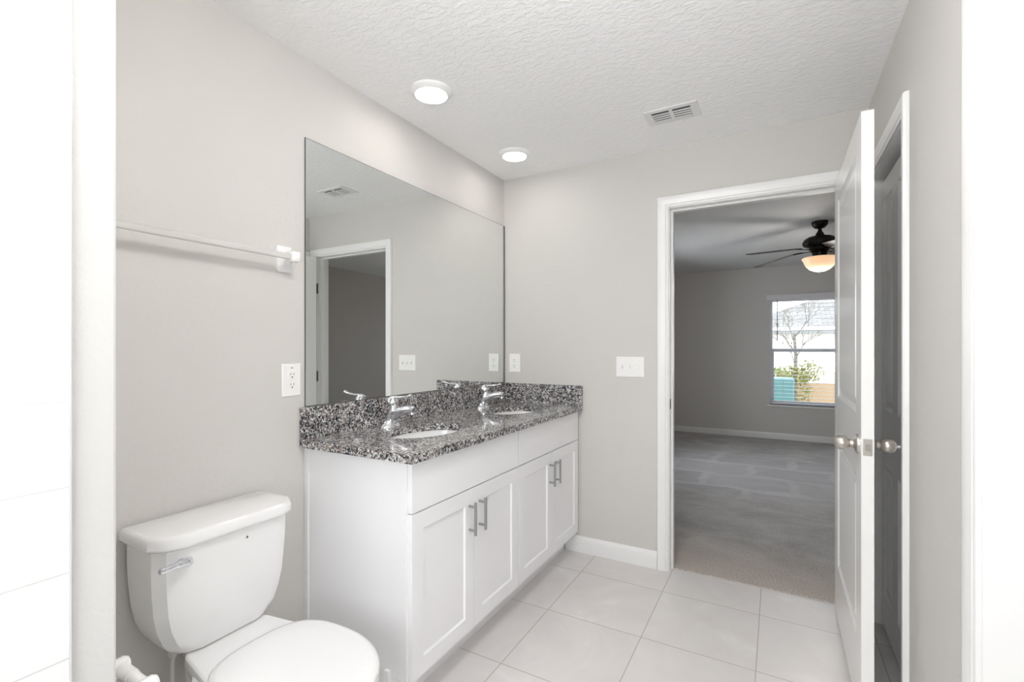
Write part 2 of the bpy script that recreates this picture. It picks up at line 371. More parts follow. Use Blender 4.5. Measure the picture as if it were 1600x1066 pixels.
# plumbing wall beside the toilet: painted strip and tiled field
bm=box(0, SX, -3.6, -2.359, 0, H)
struct('wall_shower', bm, 'whitewall', bev=.006)
struct('trim_1', box(SX, SX+.010, -3.6, -2.4355, 0, H), 'stile')
struct('trim_2', box(SX, SX+.0115, -2.4355, -2.4325, 0, H), 'vinyl')
# bedroom walls
bm=bmesh.new(); B(bm,BX0-.1,BX0,.12,2.1,0,H); B(bm,BX0-.1,BX0,3.3,BY1+.15,0,H); B(bm,BX0-.1,BX0,2.1,3.3,0,.75); B(bm,BX0-.1,BX0,2.1,3.3,1.97,H)
struct('wall_bedroom_left', bm, 'wall')
bm=bmesh.new()
for q in ((2.1,2.14,.75,1.97),(3.26,3.3,.75,1.97),(2.14,3.26,.75,.79),(2.14,3.26,1.93,1.97),(2.68,2.72,.79,1.93)): B(bm,BX0-.07,BX0-.03,*q)
w4=struct('fill_window_4', bm, 'vinyl'); obj('glass_pane', box(BX0-.052,BX0-.048,2.14,3.26,.79,1.93), 'glass', w4)  # unseen window added in the left wall to light the bedroom
struct('wall_bedroom_right', box(BX1, BX1+.1, .12, BY1+.15, 0, H), 'wallshade')
WX0, WX1, WZ0, WZ1 = 1.545, 2.46, .486, 1.965
bm=bmesh.new()
VX0, VX1 = 2.72, 3.64
B(bm, BX0, WX0, BY1, BY1+.15, 0, H); B(bm, WX1, VX0, BY1, BY1+.15, 0, H); B(bm, VX1, BX1, BY1, BY1+.15, 0, H); B(bm, WX0, WX1, BY1, BY1+.15, 0, WZ0); B(bm, WX0, WX1, BY1, BY1+.15, WZ1, H)
B(bm, VX0, VX1, BY1, BY1+.15, 0, WZ0); B(bm, VX0, VX1, BY1, BY1+.15, WZ1, H)
struct('wall_bedroom_far', bm, 'wall')
# baseboards
def baseboard(name, p0, p1, n, h=.10):
    prof=[(0,0),(.013,0),(.013,h*.66),(.011,h*.74),(.011,h*.80),(.006,h*.93),(.004,h),(0,h)]
    p0,p1,n=Vector(p0),Vector(p1),Vector(n)
    rings=[[p+n*a+Vector((0,0,z)) for a,z in prof] for p in (p0,p1)]
    struct(name, loft(bmesh.new(), rings), 'trim')
baseboard('baseboard_far', (.46,0,0), (1.026,0,0), (0,-1,0))
baseboard('baseboard_left', (0,-2.359,0), (0,-1.56,0), (1,0,0))
baseboard('baseboard_shower', (0,-2.359,0), (SX,-2.359,0), (0,1,0))
baseboard('baseboard_right', (RX,-1.36,0), (RX,-.795,0), (-1,0,0))
baseboard('baseboard_bedroom_far', (BX0,BY1,.006), (BX1,BY1,.006), (0,-1,0), .085)
baseboard('baseboard_bedroom_right', (BX1,.12,.006), (BX1,BY1,.006), (-1,0,0), .085)
baseboard('baseboard_bedroom_left', (BX0,.12,.006), (BX0,BY1,.006), (1,0,0), .085)
# bedroom door frame: jamb, stop, casings
fF=lambda u,z,n:(u,-n,z)
bm=bmesh.new(); sweep(bm, [(0,-.12),(0,.0),(J,.0),(J,-.12)], [(DX0,0,-1,0),(DX0,DZ,-1,1),(DX1,DZ,1,1),(DX1,0,1,0)], fF)
sweep(bm, [(-.011,-.08),(-.011,-.042),(0,-.042),(0,-.08)], [(DX0,0,-1,0),(DX0,DZ,-1,1),(DX1,DZ,1,1),(DX1,0,1,0)], fF)
jamb=struct('trim_3', bm, 'trim')
bm=bmesh.new(); lathe(bm,(DX0+.0004,-.0,.953),[(.001,0),(.001,.0001)],8)
bm.clear(); B(bm, DX0-.001, DX0+.0018, .002, .030, .925, .982); obj('strike_plate', bm, 'hinge', jamb, label='dark metal strike plate')
struct('trim_4', casing('c', DX0-.006, DX1+.006, DZ+.006, fF), 'trim', smooth=35)
struct('trim_5', casing('c', DX0-.006, DX1+.006, DZ+.006, lambda u,z,n:(u,.12+n,z)), 'trim', smooth=35)
# ---- open bedroom door
DOORX0, DOORX1, DY0, DY1 = 1.874, 1.909, -.852, -.036
PD=[(.010,.0045),(.020,.0075),(.030,.0075),(.052,.003)]
dw=DY1-DY0; dh=2.045
def fd(a,z,n): return (DOORX0 - n, DY0+a, z)      # front faces -x
bm=slab(bmesh.new(), fd, dw, dh, DOORX1-DOORX0, [(.115,dw-.115,1.03,1.945),(.115,dw-.115,.245,.815)], PD, z0=.016)
door=struct('door_1', box(0,1,0,1,0,1), 'doorp'); bpy.data.objects.remove(door)
door=struct('door_1', bm, 'doorp')
def knob(parent, x, y, z, sgn, mname='nickel', knobname='knob'):
    bm=bmesh.new()
    lathe(bm,(x,y,z),[(0,0),(.033,0),(.033,sgn*.003),(.031,sgn*.007),(.019,sgn*.011),(.0135,sgn*.015),(.0125,sgn*.024),(.017,sgn*.0275),(.0225,sgn*.033),(.0262,sgn*.041),(.0265,sgn*.047),(.0245,sgn*.056),(.0205,sgn*.063),(.015,sgn*.068),(0,sgn*.069)],40,'x')
    return obj(knobname, bm, mname, parent, smooth=40, label='brushed nickel egg knob')
kz=.943; ky=DY0+.066
k1=knob(door, DOORX0, ky, kz, -1); k2=knob(door, DOORX1, ky, kz, 1)
bm=bmesh.new(); lathe(bm,(DOORX1+.068,ky,kz),[(.0,0),(.006,0),(.006,.010),(.004,.012),(0,.012)],16,'x')
obj('lock_button', bm, 'chrome', k2, smooth=40)
bm=box(DOORX0+.005, DOORX1-.005, DY0-.0015, DY0+.001, kz-.028, kz+.028); lp=obj('latch_plate', bm, 'nickel', door, bev=.001, label='steel latch plate on the door edge')
bm=bmesh.new(); loft(bm,[[ (DOORX0+.011,DY0-.0015,kz-.010),(DOORX1-.011,DY0-.0015,kz-.010),(DOORX1-.011,DY0-.0015,kz+.010),(DOORX0+.011,DY0-.0015,kz+.010)],[(DOORX0+.011,DY0-.003,kz-.010),(DOORX1-.011,DY0-.012,kz-.010),(DOORX1-.011,DY0-.012,kz+.010),(DOORX0+.011,DY0-.003,kz+.010)]])
obj('latch_bolt', bm, 'nickel', lp)
for hz in (.28,1.03,1.80):
    bm=bmesh.new(); lathe(bm,(DOORX1+.004,DY1+.010,hz-.045),[(.006,0),(.006,.09)],12)
    B(bm, DOORX0+.006, DOORX1+.002, DY1, DY1+.0025, hz-.045, hz+.045); B(bm, DOORX1-.001, DOORX1+.0025, DY1+.008, .012, hz-.045, hz+.045)
    obj('hinge', bm, 'hinge', door, smooth=40)
# ---- closet opening, jamb, casing and door
fR=lambda u,z,n:(RX-n,u,z)
bm=bmesh.new(); P4=[(CY0,0,-1,0),(CY0,CZ,-1,1),(CY1,CZ,1,1),(CY1,0,1,0)]
sweep(bm, [(0,-.115),(0,0),(J,0),(J,-.115)], P4, fR); struct('trim_7', bm, 'trim')
casc=[(0,0),(0,.009),(.004,.011),(.009,.011),(.012,.008),(.016,.012),(.030,.015),(.044,.017),(.047,.012),(.048,0)]
bm=bmesh.new(); sweep(bm, CAS, [(CY0-.006,0,-1,0),(CY0-.006,CZ+.006,-1,1)], fR)
sweep(bm, casc, [(CY1+.006,0,1,0),(CY1+.006,CZ+.006,1,1)], fR)
rings=[[Vector(fR(CY0-.006-o,CZ+.006+o,n)) for o,n in CAS],[Vector(fR(min(CY1+.006+o,-.002),CZ+.006+o,n)) for o,n in CAS]]
loft(bm, rings); struct('trim_8', bm, 'trim', smooth=35)
cw=CY1-CY0-.006
def fc(a,z,n): return (RX+.042-n, CY0+.003+a, z)
wv=lambda y: y-(CY0+.003)
pan=[(wv(-.283),wv(-.105)),(wv(-.565),wv(-.385))]
pl=[]
for a0,a1 in pan: pl += [(a0,a1,.985,1.935),(a0,a1,.15,.735)]
bm=slab(bmesh.new(), fc, cw, 2.016, .035, pl, [(.008,.005),(.016,.008),(.024,.008),(.044,.003)], z0=.012)
cdoor=struct('door_2', bm, 'doorp')
# ---- near doorway on right wall (closed door set deep in it)
EZ=2.372
bm=bmesh.new(); P5=[(EY0,0,-1,0),(EY0,EZ,-1,1),(EY1,EZ,1,1),(EY1,0,1,0)]
sweep(bm, [(0,-.115),(0,0),(J,0),(J,-.115)], P5, fR); sweep(bm, [(-.011,-.085),(-.011,-.07),(0,-.07),(0,-.085)], P5, fR); struct('trim_9', bm, 'trim')
bm=bmesh.new(); CAT=[(o,n) for o,n in CAS]
sweep(bm, CAT, [(EY0-.006,0,-1,0),(EY0-.006,EZ,-1,0)], fR); sweep(bm, CAT, [(EY1+.006,0,1,0),(EY1+.006,EZ,1,0)], fR)
B(bm, RX-.017, RX, EY0-.069, EY1+.069, EZ, H-.002)
struct('trim_10', bm, 'trim', smooth=35)
struct('door_3', slab(bmesh.new(), lambda a,z,n:(RX+.088-n, EY0+.003+a, z), EY1-EY0-.006, EZ-.015, .027, [(.115,.7,1.03,2.2),(.115,.7,.245,.815)], PD, z0=.012), 'doorp')
# ---- bedroom window
yw=BY1+.095
fr=.030
def sash_window(name, WX0, WX1):
    bm=bmesh.new()
    B(bm, WX0,WX0+fr,yw-.03,yw+.03,WZ0,WZ1); B(bm, WX1-fr,WX1,yw-.03,yw+.03,WZ0,WZ1); B(bm, WX0+fr,WX1-fr,yw-.03,yw+.03,WZ1-fr,WZ1); B(bm, WX0+fr,WX1-fr,yw-.03,yw+.03,WZ0,WZ0+fr)
    win=struct(name, bm, 'vinyl')
    obj('meeting_rail', box(WX0+fr,WX1-fr,yw-.028,yw+.005,1.225,1.275), 'vinyl', win)
    bm=bmesh.new(); a0,a1=WX0+fr,WX1-fr
    B(bm,a0,a0+.018,yw-.026,yw+.0,WZ0+fr,1.225);B(bm,a1-.018,a1,yw-.026,yw,WZ0+fr,1.225);B(bm,a0+.018,a1-.018,yw-.026,yw,WZ0+fr,WZ0+fr+.02)
    obj('lower_sash', bm, 'vinyl', win)
    for z0,z1,y in ((WZ0+fr,1.225,yw-.012),(1.275,WZ1-fr,yw+.012)):
        obj('glass_pane', box(a0,a1,y,y+.003,z0,z1), 'glass', win)
sash_window('window_1', WX0, WX1); sash_window('fill_window_2', VX0, VX1)  # second window is unseen, added to bring more daylight into the bedroom
struct('trim_11', box(WX0-.035, WX1+.035, BY1-.022, BY1+.065, WZ0-.024, WZ0), 'trim', bev=.003)

# ================================================================== VANITY
CF=.527; ZB=.125
def cabinet(y0,y1,label,first):
    t=thing('vanity_cabinet', label, 'cabinet', (0,y0,0), 'white vanity cabinets')
    bm=bmesh.new()
    zb=.128
    for a,b_ in ((y0,y0+.016),(y1-.016,y1)): B(bm,.002,CF-.0001,a,b_,zb,.8845); B(bm,.002,CF-.075,a,b_,0,zb)
    B(bm,.002,.010,y0+.016,y1-.016,zb,.8845); B(bm,.010,CF-.02,y0+.016,y1-.016,zb,zb+.016)
    B(bm,CF-.019,CF,y0+.016,y0+.05,zb,.8845); B(bm,CF-.019,CF,y1-.05,y1-.016,zb,.8845)
    B(bm,CF-.019,CF,y0+.05,y1-.05,.865,.8845); B(bm,CF-.019,CF,y0+.05,y1-.05,zb,zb+.035); B(bm,CF-.019,CF,y0+.05,y1-.05,.690,.720)
    obj('cabinet_body', bm, 'cab', t)
    obj('toe_kick', box(CF-.090,CF-.0755,y0+.016,y1-.016,0,zb), 'cab', t)
    ym=(y0+y1)/2; g=.0015
    # gaps darker lines come from spaces between fronts
    def ff(a,z,n): return (CF+.019+n, F0+a, z)
    F0=y0+.003; fw=(y1-y0)-.006
    bm=slab(bmesh.new(), ff, fw, .174, .018, [], [], both=False, z0=.707); obj('drawer_front', bm, 'cab', t, bev=.0012)
    dws=fw/2-.0015
    for k,(F0) in enumerate((y0+.003, ym+.0015)):
        pr=[(.0015,.0075),]
        bm=slab(bmesh.new(), ff, dws, .572, .018, [(.060,dws-.060,.060,.572-.060)], [(.005,.007)], both=False, z0=.130)
        d=obj('cabinet_door', bm, 'cab', t, bev=.0)
        hy = (ym-.037) if k==0 else (ym+.037); X=CF+.019
        bm=bmesh.new(); tube(bm,[(X+.032,hy,.523),(X+.032,hy,.654)],.006,14)
        for zz in (.541,.636): tube(bm,[(X-.0005,hy,zz),(X+.031,hy,zz)],.0048,10)
        obj('bar_pull', bm, 'steel', d, smooth=40, label='brushed steel bar pull')
    return t
c1=cabinet(-1.560,-.797,'white shaker vanity cabinet standing beside the toilet, nearer of the pair',1)
c2=cabinet(-.795,-.014,'white shaker vanity cabinet pushed against the far wall by the baseboard',0)
bm=bmesh.new(); B(bm,.001,.022,-1.566,-1.560,0,.8845); obj('scribe_moulding', bm, 'cab', c1)
bm=bmesh.new(); B(bm,CF-.034,CF,-1.564,-1.560,.128,.8845); obj('end_stile', bm, 'cab', c1)
obj('toe_end_cap', box(CF-.098,CF-.075,-1.572,-1.560,0,.148), 'cab', c1, bev=.002)
# countertop with sink cut-outs
TZ0,TZ1=.885,.917; TX=.572; TY0,TY1=-1.588,-.001
SK=[(.300,-1.185),(.300,-.405)]; SA,SB_=.138,.205
def top_mesh():
    bm=bmesh.new(); n=48
    for z,flip in ((TZ1,0),(TZ0,1)):
        for k,(cx,cy) in enumerate(SK):
            ya,yb=(TY0,-.795) if k==0 else (-.795,TY1)
            # square-to-ellipse strip
            inner=[];outer=[]
            for i in range(n):
                a=2*PI*i/n; c,s=math.cos(a),math.sin(a); inner.append((cx+SA*c,cy+SB_*s,z))
                # ray from centre to the rectangle
                tx=((TX-cx) if c>0 else (cx-.001))/abs(c) if abs(c)>1e-6 else 1e9
                ty=((yb-cy) if s>0 else (cy-ya))/abs(s) if abs(s)>1e-6 else 1e9
                t=min(tx,ty); outer.append((cx+t*c,cy+t*s,z))
            for i in range(n):
                j=(i+1)%n; a,b=outer[i],outer[j]; q=[inner[i],outer[i]]
                # corner fix
                if abs(a[0]-b[0])>1e-6 and abs(a[1]-b[1])>1e-6:
                    cxr=TX if max(a[0],b[0])>cx+.05 else .001; cyr=yb if (a[1]+b[1])/2>cy else ya
                    q.append((cxr,cyr,z))
                q+= [outer[j],inner[j]]
                bm.faces.new([bm.verts.new(p) for p in q])
    for (cx,cy) in SK:
        loft(bm,[[ (cx+SA*math.cos(2*PI*i/n),cy+SB_*math.sin(2*PI*i/n),z) for i in range(n)] for z in (TZ0,TZ1)],False,False)
    for x0,y0,x1,y1 in ((.001,TY0,TX,TY0),(TX,TY0,TX,TY1),(TX,TY1,.001,TY1),(.001,TY1,.001,TY0)):
        bm.faces.new([bm.verts.new(p) for p in ((x0,y0,TZ0),(x1,y1,TZ0),(x1,y1,TZ1),(x0,y0,TZ1))])
    bmesh.ops.remove_doubles(bm, verts=bm.verts, dist=1e-5)
    return bm
ct=obj('countertop', top_mesh(), 'granite'); tag(ct,'polished speckled grey, black and brown granite countertop over the white vanity','countertop')
B1=bmesh.new(); B(B1,.001,.020,TY0,TY1,TZ1,1.040); obj('backsplash', B1, 'granite', ct, bev=.001)
B1=bmesh.new(); B(B1,.0205,TX,-.020,-.001,TZ1,1.040); obj('side_splash', B1, 'granite', ct, bev=.001)
B1=bmesh.new()
# build-up strip under slab hides the cabinet top
B(B1,.001,TX-.03,TY0+.03,TY1,.872,.885)
for f in list(B1.faces): pass
B1.free()
# sinks
def sink(i,label):
    cx,cy=SK[i]; t=thing('undermount_sink',label,'sink',(cx,cy,TZ0),'undermount sinks')
    bm=bmesh.new(); n=48; rs=[]
    for s,z in ((1.10,TZ0-.0005),(1.0,TZ0-.0005),(.985,TZ0-.02),(.95,TZ0-.06),(.86,TZ0-.10),(.68,TZ0-.128),(.42,TZ0-.142),(.16,TZ0-.146)):
        rs.append([(cx+SA*1.02*s*math.cos(2*PI*k/n),cy+SB_*1.02*s*math.sin(2*PI*k/n),z) for k in range(n)])
    loft(bm,rs,False,True)
    so_=[[(p[0]+(p[0]-cx)*.06,p[1]+(p[1]-cy)*.05,p[2]-.008) for p in r] for r in rs[1:]]
    loft(bm,so_,False,True)
    obj('basin', bm, 'porc', t, smooth=40)
    bm=bmesh.new(); lathe(bm,(cx,cy,TZ0-.1455),[(0,0),(.022,0),(.022,.003),(.017,.004),(.014,.001),(0,.001)],24); obj('drain', bm, 'chrome', t, smooth=40)
    return t
sink(0,'oval white undermount sink nearer the toilet end of the vanity')
sink(1,'oval white undermount sink beside the far wall')
# faucet
def faucet(i,label):
    cy=SK[i][1]+.0; x=.095; z=TZ1
    t=thing('faucet',label,'faucet',(x,cy,z),'chrome single lever faucets')
    bm=bmesh.new()
    rs=[]
    for s,h,dx in ((1,0,0),(1,.004,0),(.93,.008,0),(.70,.018,.003),(.56,.030,.006)):
        rs.append([(x-.006+dx+.040*s*math.cos(2*PI*k/32),cy+.058*s*math.sin(2*PI*k/32),z+h) for k in range(32)])
    loft(bm,rs); obj('base_plate', bm, 'chrome', t, smooth=45)
    bm=bmesh.new(); tube(bm, curvepts([(x-.002,cy,z+.012),(x+.004,cy,z+.035),(x+.012,cy,z+.060),(x+.016,cy,z+.086),(x+.014,cy,z+.104)],5), [(r_,r_) for r_ in [.030-.0006*i2 for i2 in range(12)]+[.0225,.021,.020,.0192,.019,.019,.0195,.0205,.0215]], 24)
    obj('body', bm, 'chrome', t, smooth=45)
    bm=bmesh.new(); pts=curvepts([(x+.000,cy,z+.040),(x+.040,cy,z+.063),(x+.080,cy,z+.079),(x+.115,cy,z+.085),(x+.140,cy,z+.082)],5)
    tube(bm, pts, [(.0265-.0005*k,.0255-.00055*k) for k in range(len(pts))], 20); sp=obj('spout', bm, 'chrome', t, smooth=45)
    bm=bmesh.new(); tube(bm,[(x+.124,cy,z+.078),(x+.128,cy,z+.062)],[.0135,.0125],18); obj('aerator', bm, 'chrome', sp, smooth=45)
    bm=bmesh.new()
    tube(bm, [(x+.012,cy,z+.102),(x+.010,cy,z+.108),(x+.006,cy,z+.118),(x+.000,cy,z+.128),(x-.004,cy,z+.134)], [(.0235,.0235),(.025,.025),(.024,.024),(.018,.018),(.008,.008)], 24)
    pts=curvepts([(x-.014,cy,z+.120),(x+.020,cy,z+.135),(x+.060,cy,z+.136),(x+.100,cy,z+.141),(x+.120,cy,z+.149)],5)
    wd=[.012,.015,.017,.0165,.016,.0145,.013,.012,.0115,.011,.0105,.010,.0098,.0096,.0095,.0098,.0102,.0105,.0105,.009,.005]
    tube(bm, pts, [(w,.0052 if k>4 else .008) for k,w in enumerate(wd)], 18)
    obj('lever_handle', bm, 'chrome', t, smooth=50)
    bm=bmesh.new(); tube(bm,[(x-.024,cy,z),(x-.024,cy,z+.030)],.003,10); lathe(bm,(x-.024,cy,z+.030),[(0,0),(.005,0),(.006,.004),(.004,.009),(0,.009)],12); obj('pop_up_rod', bm, 'chrome', t, smooth=45)
    return t
faucet(0,'chrome single lever faucet behind the sink nearer the toilet')
faucet(1,'chrome single lever faucet behind the sink in the far corner')
# mirror
mr=thing('wall_mirror','large frameless rectangular wall mirror standing on the granite backsplash','mirror',(0,-.79,1.043))
obj('mirror_backing', box(.001,.0045,-1.565,-.010,1.0415,2.106), 'mirror_edge', mr)
bm=bmesh.new(); B(bm,.0046,.0052,-1.5625,-.0125,1.044,2.1035); obj('mirror_glass', bm, 'mirror', mr)

obj('edge_strip', box(.0053,.010,-.012,-.0008,1.042,2.105), 'hinge', mr, label='thin grey strip along the mirror edge in the corner')  # narrow dark strip filling the corner beside the mirror

# ================================================================== OUTLETS, SWITCHES
def plate(name,label,cat,f,w,h,group=None,outlets=0,toggles=0,loc=(0,0,0),gfci=False):
    t=thing(name,label,cat,loc,group)
    bm=bmesh.new(); r=[]
    for ins,n in ((0,0),(0,.003),(.003,.0058)):
        r.append([f(-w/2+ins,-h/2+ins,n),f(w/2-ins,-h/2+ins,n),f(w/2-ins,h/2-ins,n),f(-w/2+ins,h/2-ins,n)])
    loft(bm,r); pl=obj('cover_plate', bm, 'plastic', t)
    if outlets:
        for s in (-1,1):
            cz=s*.0195; bm=bmesh.new()
            pts=[(.0165*math.cos(a),cz+max(-.0135,min(.0135,.0165*math.sin(a)))) for a in [2*PI*k/28 for k in range(28)]]
            loft(bm,[[f(a,b,.0057) for a,b in pts],[f(a,b,.0078) for a,b in pts],[f(a*.93,cz+(b-cz)*.93,.0082) for a,b in pts]])
            o=obj('receptacle', bm, 'plastic', t)
            bm=bmesh.new()
            for du,hh in ((-.0062,.0042),(.0062,.0034)):
                loft(bm,[[f(du-.0011,cz+.004-hh,n),f(du+.0011,cz+.004-hh,n),f(du+.0011,cz+.004+hh,n),f(du-.0011,cz+.004+hh,n)] for n in (.0080,.0085)])
            loft(bm,[[f(.0028*math.cos(a),cz-.0075+.0028*math.sin(a),n) for a in [2*PI*k/12 for k in range(12)]] for n in (.0080,.0085)])
            obj('slots', bm, 'slot', o)
        bm=bmesh.new(); loft(bm,[[f(.003*math.cos(a),.003*math.sin(a),n) for a in [2*PI*k/12 for k in range(12)]] for n in (.0055,.0066)]); obj('screw', bm, 'plastic', t)
        if gfci:
            bm=bmesh.new(); loft(bm,[[f(a,b+.047,n) for a,b in ((-.005,-.0015),(.005,-.0015),(.005,.0015),(-.005,.0015))] for n in (.0055,.0062)]); obj('status_window', bm, 'hinge', t, label='small grey mark above the sockets')
    for k in range(toggles):
        u=(k-(toggles-1)/2)*.046; up = 1 if k==0 else -1
        bm=bmesh.new(); loft(bm,[[f(u-.0052,-.012,n),f(u+.0052,-.012,n),f(u+.0052,.012,n),f(u-.0052,.012,n)] for n in (.0056,.0066)]); o=obj('toggle_slot', bm, 'bwhite', t)
        bm=bmesh.new(); loft(bm,[[f(u-.0042,-.006,.0065),f(u+.0042,-.006,.0065),f(u+.0042,.006,.0065),f(u-.0042,.006,.0065)],[f(u-.0032,up*.006-.0035,.018),f(u+.0032,up*.006-.0035,.018),f(u+.0032,up*.006+.0035,.018),f(u-.0032,up*.006+.0035,.018)]])
        obj('toggle', bm, 'plastic', o)
        for s in (-1,1):
            bm=bmesh.new(); loft(bm,[[f(u+.0028*math.cos(a),s*.030+.0028*math.sin(a),n) for a in [2*PI*q/10 for q in range(10)]] for n in (.0055,.0064)])
            obj('screw', bm, 'plastic', t)
    return t
plate('wall_outlet','white duplex outlet on the left wall between towel bar and mirror','outlet',lambda u,z,n:(n,-1.624-u,1.150+z),.080,.124,outlets=1,loc=(0,-1.624,1.15),gfci=True)
plate('wall_outlet','white duplex outlet on the far wall beside the mirror corner','outlet',lambda u,z,n:(.087+u,-n,1.174+z),.082,.124,outlets=1,loc=(.087,0,1.174))
plate('light_switch','white triple toggle switch plate on the far wall beside the doorway','light switch',lambda u,z,n:(.869+u,-n,1.162+z),.168,.120,toggles=3,loc=(.869,0,1.162))

# ================================================================== CEILING LIGHTS, VENT
def clight(x,y,label,lens='lens',group='round ceiling lights over the vanity'):
    t=thing('ceiling_light',label,'ceiling light',(x,y,H),group)
    bm=bmesh.new(); lathe(bm,(x,y,H),[(.093,0),(.093,-.004),(.090,-.008),(.078,-.019),(.072,-.021),(.069,-.019),(.069,-.016)],48,cap0=True,cap1=True); obj('trim_ring', bm, 'trim', t, smooth=40)
    bm=bmesh.new(); lathe(bm,(x,y,H-.0165),[(.0001,0),(.068,0),(.068,-.0005),(.050,-.0022),(.0001,-.003)],48,cap0=False,cap1=False); obj('lens', bm, lens, t, smooth=40, label='glowing white lens')
    return t
clight(.283,-1.128,'round white LED ceiling light over the nearer sink, larger in the photo')
clight(.281,-.355,'round white LED ceiling light near the far corner of the ceiling')
dl=thing('ceiling_light','added unseen white dome light in the middle of the bathroom ceiling','ceiling light',(1.20,-1.98,H))
bm=bmesh.new(); lathe(bm,(1.2,-1.98,H),[(.11,0),(.11,-.025),(.02,-.03)],40); obj('fill_dome_base', bm, 'trim', dl, smooth=40)
bm=bmesh.new(); lathe(bm,(1.2,-1.98,H-.026),[(.10,0),(.152,-.012),(.160,-.030),(.150,-.055),(.115,-.085),(.06,-.103),(.0001,-.108)],40,cap1=False); obj('fill_dome_shade', bm, 'lens3', dl, smooth=60)  # unseen dome added to lift the bathroom ceiling and walls
clight(1.30,-3.05,'added unseen round white light over the shower',lens='lens2',group=None)  # out of view, added to brighten the shower end
vt=thing('ceiling_vent','white rectangular metal air vent on the textured ceiling','air vent',(1.182,-.396,H))
vx0,vx1,vy0,vy1=1.058,1.306,-.478,-.314
bm=bmesh.new()
ix0,ix1,iy0,iy1=vx0+.034,vx1-.034,vy0+.030,vy1-.026; xm=(ix0+ix1)/2
zz=H-.006
def frame_ring(a,z): return [(vx0+a,vy0+a,z),(vx1-a,vy0+a,z),(vx1-a,vy1-a,z),(vx0+a,vy1-a,z)]
inner=[(ix0,iy0),(ix1,iy0),(ix1,iy1),(ix0,iy1)]
loft(bm,[frame_ring(0,H-.0005),frame_ring(0,H-.003),frame_ring(.006,zz),[(a,b,zz) for a,b in inner],[(a,b,H-.0005) for a,b in inner]],False,False)
B(bm,xm-.008,xm+.008,iy0,iy1,zz,H-.001)
obj('vent_frame', bm, 'grille', vt)
obj('duct_opening', box(ix0,ix1,iy0,iy1,H-.0009,H-.0004), 'hole', vt, label='dark duct opening')
for col in ((ix0,xm-.008),(xm+.008,ix1)):
    for k in range(4):
        y=iy0+.021+k*.0232
        bm=bmesh.new(); loft(bm,[[(x,y,zz+.0022),(x,y+.0012,zz+.003),(x,min(y+.012,iy1),zz+.0012),(x,min(y+.011,iy1-.001),zz)] for x in (col[0],col[1])]); obj('louver', bm, 'grille', vt)

# ================================================================== TOWEL BAR, PAPER HOLDER
tb=thing('towel_bar','frosted white towel bar on square ceramic brackets above the toilet','towel bar',(0,-1.95,1.6))
def rrect(cu,cv,w,h,r,n=5):
    out=[]
    for sx,sy,a0 in ((1,1,0),(-1,1,PI/2),(-1,-1,PI),(1,-1,3*PI/2)):
        for k in range(n):
            a=a0+PI/2*k/(n-1); out.append((cu+sx*(w/2-r)+r*math.cos(a), cv+sy*(h/2-r)+r*math.sin(a)))
    return out
for yb in (-1.657,-2.255):
    bm=bmesh.new()
    secs=[(0,.066,.098,1.608,.010),(.009,.066,.098,1.608,.010),(.014,.056,.085,1.608,.010),(.022,.036,.052,1.610,.010),(.036,.028,.038,1.611,.008),(.048,.030,.036,1.611,.007),(.052,.034,.038,1.611,.006),(.078,.034,.038,1.611,.006),(.081,.028,.032,1.611,.006)]
    loft(bm,[[(x,u,v) for u,v in rrect(yb,cz,w,h,r)] for x,w,h,cz,r in secs]); obj('bracket', bm, 'porc', tb, smooth=50, label='white glazed ceramic bracket')
bm=bmesh.new(); loft(bm,[[(u,y,v) for u,v in rrect(.063,1.610,.020,.020,.005)] for y in (-2.240,-1.672)]); obj('bar', bm, 'acryl', tb, smooth=50)
th=thing('toilet_paper_holder','white ceramic toilet paper holder on the wall end left of the toilet','toilet paper holder',(.41,-2.359,.56))
for xb in (.342,.470):
    bm=bmesh.new()
    secs=[(0,.044,.070,.548,.012),(.010,.044,.070,.548,.012),(.020,.034,.050,.550,.012),(.045,.030,.040,.554,.012),(.068,.032,.040,.556,.014),(.076,.026,.034,.556,.013),(.079,.014,.020,.556,.009)]
    loft(bm,[[(u,-2.359+d,v) for u,v in rrect(xb,cz,w,h,r)] for d,w,h,cz,r in secs]); obj('post', bm, 'porc', th, smooth=60)
bm=bmesh.new(); tube(bm,[(.356,-2.300,.556),(.405,-2.300,.556),(.4051,-2.300,.556),(.456,-2.300,.556)],[.0145,.0145,.0125,.0125],20); obj('roller', bm, 'plastic', th, smooth=50)

# ================================================================== TOILET
TC=-1.960
toi=thing('toilet','white two-piece toilet with a closed lid beside the vanity','toilet',(.35,TC,0))
def chrect(x0,x1,hw,ch,z,nb=0,r=.0,yo=0):
    """outline with chamfered front corners; back corners square-ish"""
    return [(x0,TC-hw,z),(x0,TC+hw,z),(x1-ch,TC+hw,z),(x1-ch*.30,TC+hw-ch*.55,z),(x1,TC+hw-ch*1.35,z),(x1,TC-hw+ch*1.35,z),(x1-ch*.30,TC-hw+ch*.55,z),(x1-ch,TC-hw,z)]
bm=bmesh.new()
T=[(.402,.045,.172,.124),(.406,.038,.184,.134),(.425,.030,.189,.152),(.45,.026,.192,.167),(.49,.022,.194,.182),(.54,.020,.198,.192),(.60,.018,.200,.197),(.66,.018,.203,.200),(.728,.018,.205,.200)]
loft(bm,[chrect(x0,x1,hw,.042,z) for z,x0,x1,hw in T]); tank=obj('tank', bm, 'porc', toi, smooth=30, bev=.007)
bm=bmesh.new()
Ld=[(.722,.012,.214,.208,0),(.728,.010,.222,.214,0),(.752,.010,.222,.214,0),(.761,.013,.217,.210,0),(.7645,.022,.205,.200,0)]
loft(bm,[chrect(x0,x1,hw,.050,z) for z,x0,x1,hw,_ in Ld]); obj('tank_lid', bm, 'porc', toi, smooth=35, bev=.004)
